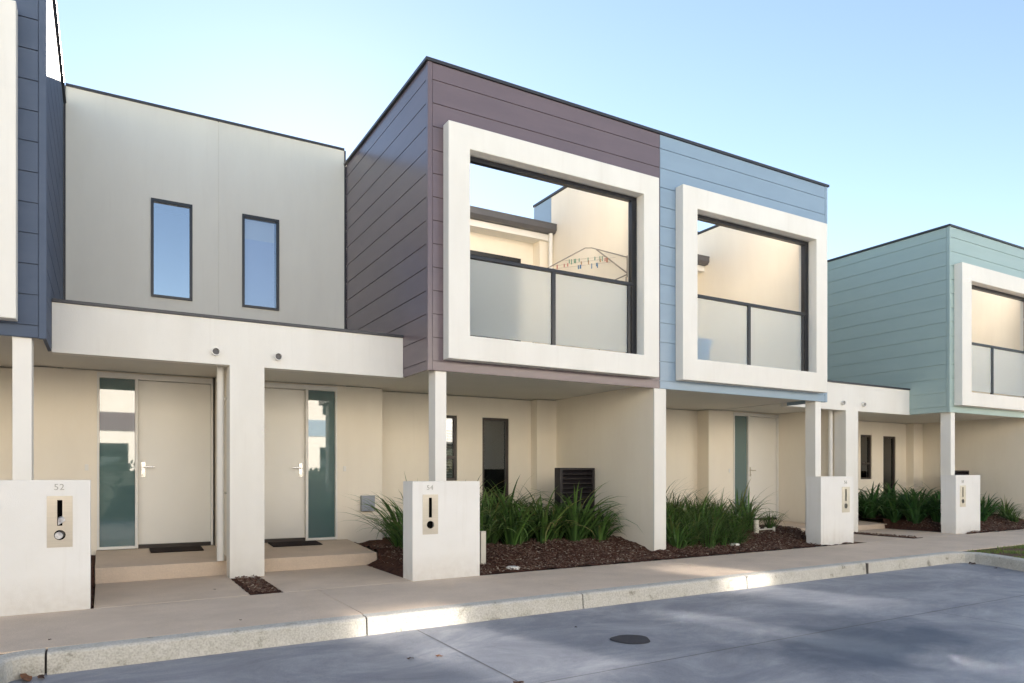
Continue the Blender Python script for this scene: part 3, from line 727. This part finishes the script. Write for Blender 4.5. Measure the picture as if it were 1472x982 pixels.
# a few tall spikes of the middle clump
sp1 = clump('strap_leaf_plant', 3.62, 8.75, bedz(3.6, 8.75), 9, 1.0, .034, .35, M['strap'], .06,
            'tallest spiky plant with upright leaves rising past the pillar top', 'plant', None, .28, 903)
lab2 = 'dark fine leaved grassy plant in the bed under the pale blue box'
g2 = 'grassy plants in the bed under the pale blue box'
for j, (ys, hh) in enumerate(((7.85, .40), (8.15, .46), (8.5, .58), (8.95, .70), (9.5, .78))):
    x = 7.34 + .12 * (j % 2)
    xmax = (8.65, 9.25, 9.55, 10.0, 10.2)[j]
    while x < xmax:
        yy = ys + rp.uniform(-.1, .1)
        if rp.random() < .3:
            clump('grassy_plant', x, yy, bedz(x, yy), 40, hh * rp.uniform(1.0, 1.5), .034, 1.6, M['strap'], .10, lab2, 'plant', g2, .8, sd); sd += 1
            x += rp.uniform(.27, .42); continue
        clump('grassy_plant', x, yy, bedz(x, yy), int(rp.uniform(55, 95)), hh * rp.uniform(.95, 1.5) * (1.08 - .10 * (x - 7.2) / 3), .016 if j < 3 else .021, 1.7, M['fine'], .13, lab2, 'plant', g2, .72, sd); sd += 1
        x += rp.uniform(.27, .42)
clump('grassy_plant', 10.15, 8.5, bedz(10.2, 8.5), 70, .42, .013, .9, M['fine'], .10, 'small lone grassy tuft close behind the second right pillar', 'plant', None, .6, 555)
lab3 = 'broad leaved dark green plant in the bed left of the far right pillar'
g3 = 'broad leaved plants under the grey green box'
for (x, y) in [(14.33, 8.35), (14.32, 8.8), (14.3, 9.3), (14.28, 9.8), (14.75, 8.15), (15.2, 8.2), (14.4, 8.5), (14.85, 8.6), (15.35, 8.45), (14.45, 9.05), (14.95, 9.15), (15.5, 9.0), (14.5, 9.6), (15.05, 9.7), (15.6, 9.6), (16.1, 9.4), (14.4, 10.0), (16.0, 8.8)]:
    clump('broad_leaf_plant', x, y, bedz(x, y), 50, .92, .056, 1.75, M['broad'], .07, lab3, 'plant', g3, .75, sd); sd += 1
lab4 = 'green leafy plant at the right edge beyond the far right pillar'
for (x, y, hh, mt, wd) in [(16.3, 8.1, .72, 'broad', .05), (16.85, 8.3, .6, 'broad', .045), (16.5, 8.7, .7, 'broad', .05), (17.2, 8.0, .5, 'fine', .016), (17.0, 7.8, .42, 'fine', .016), (17.5, 8.2, .6, 'strap', .028), (17.45, 8.7, .62, 'strap', .028)]:
    clump('leafy_plant', x, y, bedz(x, y), 50, hh, wd, 1.5, M[mt], .08, lab4, 'plant', 'leafy plants right of the last pillar', .7, sd); sd += 1

# lawn tufts on the right-hand verge
gm = MB(); gm.c = []
for _ in range(9000):
    x = random.uniform(10.6, 14.5); y = random.uniform(4.3, 5.70)
    if noise.noise((x * 1.3, y * 2.0, 2)) < -.12 + .5 * max(0, (y - 5.45)): continue
    xl = 10.93 if y > 5.45 else 10.93 - (5.45 - y) * .45
    if x < xl + .02: continue
    az = random.uniform(0, 6.28); h_ = random.uniform(.015, .045); w = .004
    c = Vector((x, y, g(x) - .014)); d = Vector((math.cos(az), math.sin(az), 0)); t = Vector((-d.y, d.x, 0)) * w
    b = len(gm.v); gm.v += [tuple(c - t), tuple(c + t), tuple(c + d * h_ * .6 + Vector((0, 0, h_)))]
    gm.f.append((b, b + 1, b + 2)); v = random.random(); gm.c += [(v, 1, random.random() ** 2 * .9, 1)] * 3
tag(gm.build('grass', M['grass']), kind='stuff')

# ------------------------------------------------------------------ letterbox pillars
def text_obj(s, x, y, z, size, parent, mat):
    cu = bpy.data.curves.new('house_number', 'FONT'); cu.body = s; cu.size = size; cu.align_x = 'CENTER'; cu.extrude = .003
    cu.space_character = 1.1
    o = bpy.data.objects.new('house_number', cu); col.objects.link(o); o.parent = parent
    o.rotation_euler = (R(90), 0, 0); o.location = (x, y, z); cu.materials.append(mat)
    return o
def letterbox(x0, x1, y, zt, zb, dep, plate, num, label, paper=False):
    T = thing('letterbox_pillar', label, 'letterbox', 'white rendered letterbox pillars by the footpath')
    px0, px1, pz0, pz1 = plate; cx = (px0 + px1) / 2
    hw = .019; cr = .043; cz = pz0 + .105; s0, s1 = pz0 + .185, pz1 - .035
    # pillar with a real opening behind the plate
    w = MB(); wall_y(w, x0, x1, y, y + .10, -.14 + zb, zt, [(px0 + .02, px1 - .02, pz0 + .03, pz1 - .03)])
    w.box(x0, x1, y + .10, y + dep, -.14 + zb, zt)
    # single clean solid: bevel would show the seams, so keep the arrises from a thin cap
    w.build('pillar', M['pillar'], T)
    MB().box(px0 + .019, px1 - .019, y + .094, y + .0995, pz0 + .029, pz1 - .029).build('letter_slot', M['black'], T)
    # plate with slot and round hole cut out
    bm = bmesh.new()
    outer = [(px0, pz0), (px1, pz0), (px1, pz1), (px0, pz1)]
    n = 24
    loops = [outer, [(cx - hw, s0), (cx + hw, s0), (cx + hw, s1), (cx - hw, s1)], [(cx + cr * math.cos(2 * math.pi * i / n), cz + cr * math.sin(2 * math.pi * i / n)) for i in range(n)]]
    edges = []
    for lp in loops:
        vs = [bm.verts.new((a, y - .004, c)) for a, c in lp]
        for i in range(len(vs)): edges.append(bm.edges.new((vs[i], vs[(i + 1) % len(vs)])))
    bmesh.ops.triangle_fill(bm, use_beauty=True, use_dissolve=False, edges=edges)
    # drop any fill inside the openings
    for f in list(bm.faces):
        c = f.calc_center_median()
        if (abs(c.x - cx) < hw and s0 < c.z < s1) or ((c.x - cx) ** 2 + (c.z - cz) ** 2) ** .5 < cr * .97: bm.faces.remove(f)
    bmesh.ops.solidify(bm, geom=bm.faces[:], thickness=.006)
    me = bpy.data.meshes.new('mail_plate'); bm.to_mesh(me); bm.free(); me.materials.append(M['steel'])
    o = bpy.data.objects.new('mail_plate', me); col.objects.link(o); o.parent = T
    text_obj(num, cx - .005, y - .001, pz1 + .052, .075, T, M['number'])
    if paper:
        a = MB(); a.hexa([(cx - .012, y - .02, s0 + .005), (cx + .045, y - .04, s0 + .045), (cx + .03, y + .05, s0 + .06), (cx - .015, y + .05, s0 + .02),
                          (cx - .012, y - .02, s0 + .06), (cx + .03, y - .035, s0 + .075), (cx + .02, y + .05, s0 + .085), (cx - .015, y + .05, s0 + .07)])
        tag(a.build('folded_letter', M['paper']), 'folded letter poking out of the leftmost letterbox slot', 'letter')
        r = MB(); r.tube((cx - .008, y - .012, cz - .004), (cx + .004, y + .08, cz), .030, 16)
        tag(r.build('rolled_newspaper', M['paper'], smooth=False), 'rolled paper in the round hole of the leftmost letterbox', 'newspaper')
    return T
letterbox(-.93, -.100, 7.22, 1.113, -.02, .28, (-.420, -.232, .535, .976), '52', 'leftmost white letterbox pillar numbered 52 with papers in it', True)
letterbox(2.917, 3.74, 7.22, 1.088, 0, .28, (3.035, 3.218, .504, .943), '54', 'white letterbox pillar numbered 54 before the brown box column')
letterbox(9.91, 10.745, 7.31, 1.139, .03, .27, (10.44, 10.64, .55, .968), '56', 'white letterbox pillar numbered 56 under the pale blue box corner')
letterbox(13.90, 14.76, 7.36, 1.163, .04, .27, (14.04, 14.24, .56, .966), '58', 'farthest white letterbox pillar numbered 58 under the grey green box')

# ------------------------------------------------------------------ louvred plant screens
def louvre_box(x0, label, group):
    T = thing('louvred_screen', label, 'louvred screen', group)
    y0, y1, zt = 9.10, 9.26, 1.274; x1 = x0 + .66
    f = MB()
    f.box(x0, x0 + .05, y0, y1, .1, zt); f.box(x1 - .04, x1, y0, y1, .1, zt); f.box(x0 + .05, x1 - .04, y0, y1, zt - .035, zt); f.box(x0 + .05, x1 - .04, y0 + .05, y1, .1, .2)
    f.box(x0 + .05, x1 - .04, y1 - .02, y1 - .002, .2, zt - .035)
    f.build('frame', M['louvre'], T, bevel=.003)
    for k in range(13):
        z = zt - .075 - k * .073
        s = MB(); s.hexa([(x0 + .05, y0 + .005, z - .03), (x1 - .04, y0 + .005, z - .03), (x1 - .04, y0 + .06, z + .018), (x0 + .05, y0 + .06, z + .018),
                          (x0 + .05, y0 + .005, z - .018), (x1 - .04, y0 + .005, z - .018), (x1 - .04, y0 + .06, z + .03), (x0 + .05, y0 + .06, z + .03)])
        s.build('slat', M['louvre'], T)
    return T
louvre_box(6.115, 'dark louvred metal screen behind the plants against the party wall', None)
louvre_box(17.10, 'dark louvred screen just showing over the farthest letterbox pillar', None)

# ------------------------------------------------------------------ little things
def small(o, label, cat, group=None): return tag(o, label, cat, group)
small(MB().box(4.028, 4.098, 7.74, 7.80, .02, .465).build('garden_post', M['pvc'], bevel=.004), 'short cream post in the mulch right of pillar 54', 'post')
small(MB().tube((9.45, 8.2, .05), (9.45, 8.2, .41), .042, 16).build('pipe_stub', M['pvc'], bevel=.002), 'short round cream pipe standing among the grassy plants', 'pipe')
tp = thing('garden_tap', 'small garden tap beside the cream pipe stub in the bed', 'tap')
MB().tube((9.33, 8.5, .1), (9.33, 8.5, .50), .012, 10).build('riser', M['pvc'], tp)
MB().tube((9.33, 8.5, .46), (9.33, 8.42, .45), .012, 10).tube((9.33, 8.42, .455), (9.33, 8.41, .42), .010, 10).build('spout', M['chrome'], tp)
MB().tube((9.29, 8.5, .505), (9.37, 8.5, .505), .008, 8).tube((9.33, 8.5, .50), (9.33, 8.5, .52), .014, 8).build('handle', M['chrome'], tp)
ip = thing('pipe_assembly', 'low cream irrigation pipe with fittings right of the pipe stub', 'irrigation pipe')
MB().tube((9.60, 8.3, .235), (9.98, 8.3, .235), .014, 10).tube((9.63, 8.3, .235), (9.63, 8.3, .28), .02, 10).tube((9.78, 8.3, .25), (9.80, 8.3, .25), .024, 10).build('pipe', M['pvc'], ip)
MB().tube((10.0, 8.3, .10), (10.0, 8.3, .27), .024, 12).build('pipe', M['pvc'], ip)
def lid(x, y, z, label, r=.085):
    T = thing('service_lid', label, 'service lid', 'small white round service lids in the mulch')
    MB().tube((x, y, z - .02), (x, y, z + .006), r, 24).build('rim', M['trim'], T, bevel=.002)
    MB().tube((x, y, z + .006), (x, y, z + .012), r * .82, 24).build('cover', M['trim'], T, bevel=.001)
lid(4.31, 7.44, bedz(4.31, 7.44) + .014, 'round white lid at the front of the mulch below the louvred screen')
lid(8.40, 7.72, bedz(8.42, 7.7) + .018, 'round white lid at the front of the bed of grassy plants')

def matt(x0, x1, y0, y1, label):
    zf = lambda y: .152 + (y - 8.845) / 1.283 * .074 + .002
    o = MB().hexa([(x0, y0, zf(y0)), (x1, y0, zf(y0)), (x1, y1, zf(y1)), (x0, y1, zf(y1)),
                   (x0, y0, zf(y0) + .012), (x1, y0, zf(y0) + .012), (x1, y1, zf(y1) + .012), (x0, y1, zf(y1) + .012)]).build('doormat', M['mat'])
    tag(o, label, 'doormat', 'doormats'); return o
matt(.50, 1.10, 9.70, 10.06, 'thin dark doormat at the left front door')
matt(1.95, 2.60, 9.70, 10.06, 'dark doormat at the front door beside the pier and bush')

# round dark spot on the road, built as a thin disc
cv = MB(); n = 30
for zz, rr in ((.0035, 1.0), (.007, .985)):
    for i in range(n):
        t = 2 * math.pi * i / n; k = 1 + .05 * math.sin(3 * t) + .03 * math.sin(5 * t + 1)
        cv.v.append((3.60 + .155 * rr * k * math.cos(t), 4.36 + .155 * rr * k * math.sin(t), roadz(3.6, 0) + zz))
for i in range(n): j = (i + 1) % n; cv.f.append((i, j, n + j, n + i))
cv.f.append(tuple(n + i for i in range(n))); cv.f.append(tuple(reversed(range(n))))
M['tar'] = surf('dark_road_spot', (.05, .048, .055), (.038, .037, .044), .7, 9, .4, 160, .003, .3)
tag(cv.build('road_spot', M['tar']), 'small dark round spot on the grey road', 'road spot')

def fallen(x, y, z, s, mat, label, seed):
    rnd = random.Random(seed); mb = MB(); n = 9
    mb.v.append((0, 0, s * .28))
    for i in range(n):
        t = 2 * math.pi * i / n; r = s * (.55 + .45 * abs(math.cos(t))) * rnd.uniform(.7, 1.1)
        mb.v.append((r * math.cos(t), r * .7 * math.sin(t), s * rnd.uniform(.0, .45)))
    for i in range(n): mb.f.append((0, 1 + i, 1 + (i + 1) % n))
    o = mb.build('fallen_leaf', M[mat], smooth=False); md = o.modifiers.new('s', 'SOLIDIFY'); md.thickness = .0015
    o.location = (x, y, z + .003); o.rotation_euler = (0, 0, rnd.uniform(0, 6))
    tag(o, label, 'leaf', 'fallen leaves on the road and kerb'); return o
fallen(1.886, 4.707, roadz(1.9, 0), .030, 'leaf_dead', 'dark curled leaf left of the reddish one on the road', 1)
fallen(2.089, 4.657, roadz(2.1, 0), .030, 'leaf_orange', 'small reddish leaf on the road beside the saw cut', 2)
fallen(2.24, 3.80, roadz(2.2, 0), .045, 'leaf_dead', 'dark leaf at the bottom edge by the road joints', 3)
fallen(3.489, 4.951, roadz(3.4, 0), .018, 'leaf_dead', 'tiny dark leaf on the road nearest the kerb', 4)
fallen(-.43, 5.50, roadz(-.4, 0), .075, 'leaf_orange', 'orange brown leaf in the gutter corner at far left', 5)
fallen(-.35, 5.48, roadz(-.4, 0), .05, 'leaf_dead', 'dark leaf in the gutter corner at far left', 6)
fallen(-.329, 5.991, g(-.3), .014, 'leaf_dead', 'tiny dark leaf on the footpath at left', 7)
fallen(.95, 6.0, g(.9), .014, 'leaf_dead', 'tiny dark leaf on the footpath edge below the mulch strip', 8)
fallen(.98, 7.75, g(.9), .016, 'leaf_dead', 'tiny dark leaf on the entry path below the left door', 9)
fallen(10.66, 5.42, roadz(10.7, 0), .07, 'leaf_dead', 'dark leaves in the far right kerb corner', 10)
fallen(10.42, 5.0, roadz(10.5, 0), .045, 'leaf_dead', 'dark leaf along the right kerb return', 12)

# clothes airer on the brown house balcony
ca = thing('clothes_airer', 'wire clothes airer hung with small coloured pegs on the balcony', 'clothes airer')
fr = MB()
A_ = (6.05, 9.5, 4.40); Bp = (6.52, 9.0, 4.71); Cp = (6.86, 8.35, 4.40); Dp = (6.74, 8.3, 4.15)
r_ = .009
fr.tube((5.9, 9.55, 4.32), Bp, r_, 8); fr.tube(Bp, (6.60, 8.95, 4.71), r_, 8); fr.tube((6.60, 8.95, 4.71), (6.78, 8.3, 4.42), r_, 8)
fr.tube((6.62, 8.85, 4.66), (6.78, 8.3, 4.18), .011, 8); fr.tube((6.78, 8.3, 4.44), (6.78, 8.3, 4.12), r_, 8)
fr.tube((6.78, 8.3, 4.16), (6.3, 8.35, 3.92), r_, 8); fr.tube((6.3, 8.35, 3.92), (5.9, 9.55, 4.32), r_, 8)
fr.tube((6.3, 8.35, 3.92), (6.3, 8.35, 2.79), r_, 8); fr.tube((5.9, 9.55, 4.32), (5.9, 9.55, 2.79), r_, 8); fr.tube((6.76, 8.3, 4.12), (6.76, 8.3, 2.79), r_, 8)
fr.build('frame', M['wire'], ca)
lines = [((6.15, 9.4, 4.47), (6.72, 8.5, 4.46)), ((6.25, 9.3, 4.54), (6.72, 8.7, 4.53)), ((6.05, 9.4, 4.40), (6.6, 8.45, 4.36))]
ln = MB()
for a, b_ in lines: ln.tube(a, b_, .002, 5)
ln.build('line', M['wire'], ca)
pr = random.Random(4); pk = ['peg_red', 'peg_green', 'peg_blue', 'peg_orange', 'peg_green', 'peg_blue']
for i in range(26):
    a, b_ = lines[i % 3]; t = pr.uniform(.05, .95); p = Vector(a).lerp(Vector(b_), t)
    m_ = MB(); pl = pr.uniform(.035, .07); m_.hexa([(p.x - .006, p.y - .005, p.z - pl), (p.x + .006, p.y - .005, p.z - pl), (p.x + .006, p.y + .005, p.z - pl), (p.x - .006, p.y + .005, p.z - pl),
                        (p.x - .005, p.y - .004, p.z + .012), (p.x + .005, p.y - .004, p.z + .012), (p.x + .005, p.y + .004, p.z + .012), (p.x - .005, p.y + .004, p.z + .012)])
    m_.build('peg', M[pk[i % 6]], ca)
# blue tub on the pale blue house balcony
tb = MB(); tb.tube((8.02, 8.12, 2.9), (8.02, 8.12, 3.25), .16, 20, r2=.24)
tag(tb.build('blue_tub', M['bluetub']), 'blue item seen through the frosted glass of the pale blue box', 'tub')

# ------------------------------------------------------------------ the terrace over the road (lights the shade and shows in the glass)
def opposite(x0, label, clad, up=(5.2, 6.4, 3.6, 5.2)):
    T = thing('townhouse', label, 'house', 'townhouses across the road')
    w = MB(); y = -5.8
    wins = [(x0 + up[0], x0 + up[1], up[2], up[3]), (x0 + 1.0, x0 + 1.5, 3.4, 5.0), (x0 + .9, x0 + 2.9, 0.0, 2.2), (x0 + 5.9, x0 + 6.8, .1, 2.25), (x0 + 4.3, x0 + 5.2, .1, 2.25)]
    wall_y(w, x0, x0 + 8, y - .25, y, -.3, 6.2, wins)
    w.box(x0, x0 + 8, y - 8, y - .9, -.3, 5.9)
    w.box(x0 + 4.0, x0 + 7.9, y, y + 1.8, 2.45, 2.95); w.box(x0 + 4.0, x0 + 4.35, y + 1.45, y + 1.8, -.3, 2.45); w.box(x0 + 7.6, x0 + 7.9, y + 1.45, y + 1.8, -.3, 2.45)
    w.build('wall', M['render'], T)
    for k, (a, b, c, d) in enumerate(wins): MB().box(a, b, y - .05, y - .04, c, d).build('window', M['mirrorglass' if k == 0 and x0 > -5 else 'glass'], T)
    MB().box(x0 + .2, x0 + 3.6, y + .003, y + .03, 2.6, 3.2).build('cladding', M[clad], T)
    MB().box(x0, x0 + 8, y - .3, y + .03, 6.2, 6.25).build('roof_edge', M['metal'], T)
for i, (c, nm) in enumerate((('clad_navy', 'steel blue'), ('clad_green', 'grey green'), ('clad_brown', 'plum'), ('clad_blue', 'pale blue'), ('clad_navy', 'dark blue'))):
    opposite(-18.6 + 8.2 * i, 'pale townhouse across the road with a %s band, mirrored in the door glass' % nm, c, {2: (6.8, 7.8, 4.2, 5.4), 3: (2.8, 3.6, 4.5, 5.8)}.get(i, (5.2, 6.4, 3.6, 5.2)))

hm = MB(); hm.c = []  # unseen greenery added to darken the lower part of the sidelight reflections
rh = random.Random(9)
for _ in range(14000):
    x = rh.uniform(-14, 18); y = -4.0 + rh.uniform(-.45, .45); z = rh.uniform(-.1, 1.45 + .12 * math.sin(x * 1.7) + .08 * math.sin(x * 4.1))
    c = Vector((x, y, z)); a = Vector((rh.gauss(0, 1), rh.gauss(0, 1), rh.gauss(0, 1))).normalized() * .09; b_ = a.orthogonal().normalized() * .05
    k = len(hm.v); hm.v += [tuple(c - a), tuple(c + b_), tuple(c + a), tuple(c - b_)]; hm.f.append((k, k + 1, k + 2, k + 3)); v = rh.random(); hm.c += [(v, 0, 0, 1)] * 4
hm.box(-14, 18, -4.35, -3.65, -.1, 1.3); hm.c += [(0, 0, 0, 1)] * 8
M['added_hedge'] = foliage('added_dark_hedge', (.012, .02, .012), (.045, .06, .035), (.05, .06, .03))
tag(hm.build('added_hedge', M['added_hedge']), 'added clipped greenery across the road, out of view, darkening the low sidelight reflections', 'added_hedge')

# ------------------------------------------------------------------ light
SUN = Vector((.25, 1, .46)).normalized()
elev = math.asin(SUN.z); azim = math.atan2(SUN.x, SUN.y)
world = bpy.data.worlds.new('World'); scene.world = world; world.use_nodes = True
nt = world.node_tree; nt.nodes.clear()
wo = nt.nodes.new('ShaderNodeOutputWorld'); bg = nt.nodes.new('ShaderNodeBackground'); sk = nt.nodes.new('ShaderNodeTexSky')
sk.sky_type = 'NISHITA'; sk.sun_disc = False; sk.sun_elevation = elev; sk.sun_rotation = azim
sk.air_density = 1.0; sk.dust_density = 0.04; sk.ozone_density = 1.2; sk.altitude = 0
bg.inputs['Strength'].default_value = .053
nt.links.new(sk.outputs[0], bg.inputs[0]); nt.links.new(bg.outputs[0], wo.inputs[0])
sl = bpy.data.lights.new('sun', 'SUN'); sl.energy = 5.0; sl.angle = R(.5); sl.color = (1, .95, .87)
so = bpy.data.objects.new('sun', sl); col.objects.link(so); so.rotation_euler = (-SUN).to_track_quat('-Z', 'Y').to_euler(); so.location = (0, 30, 30)

# ------------------------------------------------------------------ camera and output
cam = bpy.data.cameras.new('camera'); co = bpy.data.objects.new('camera', cam); col.objects.link(co); scene.camera = co
co.location = (0, 0, 1.15); co.rotation_euler = (R(90), 0, R(-30))
cam.sensor_width = 36; cam.lens = 36 * 1017 / 1472; cam.shift_y = 193 / 1472; cam.clip_end = 2000; cam.clip_start = .05
scene.view_settings.view_transform = 'Standard'; scene.view_settings.look = 'None'
vs_ = scene.view_settings
vs_.use_white_balance = True; vs_.white_balance_temperature = 7000; vs_.white_balance_tint = 13
scene.view_settings.exposure = 2.38; scene.view_settings.gamma = 1
scene.cycles.use_denoising = True
scene.cycles.max_bounces = 10; scene.cycles.diffuse_bounces = 5; scene.cycles.glossy_bounces = 4; scene.cycles.transmission_bounces = 6
scene.cycles.sample_clamp_indirect = 0
scene.cycles.blur_glossy = 0
scene.cycles.caustics_reflective = True
scene.cycles.use_guiding = True
scene.cycles.use_surface_guiding = True
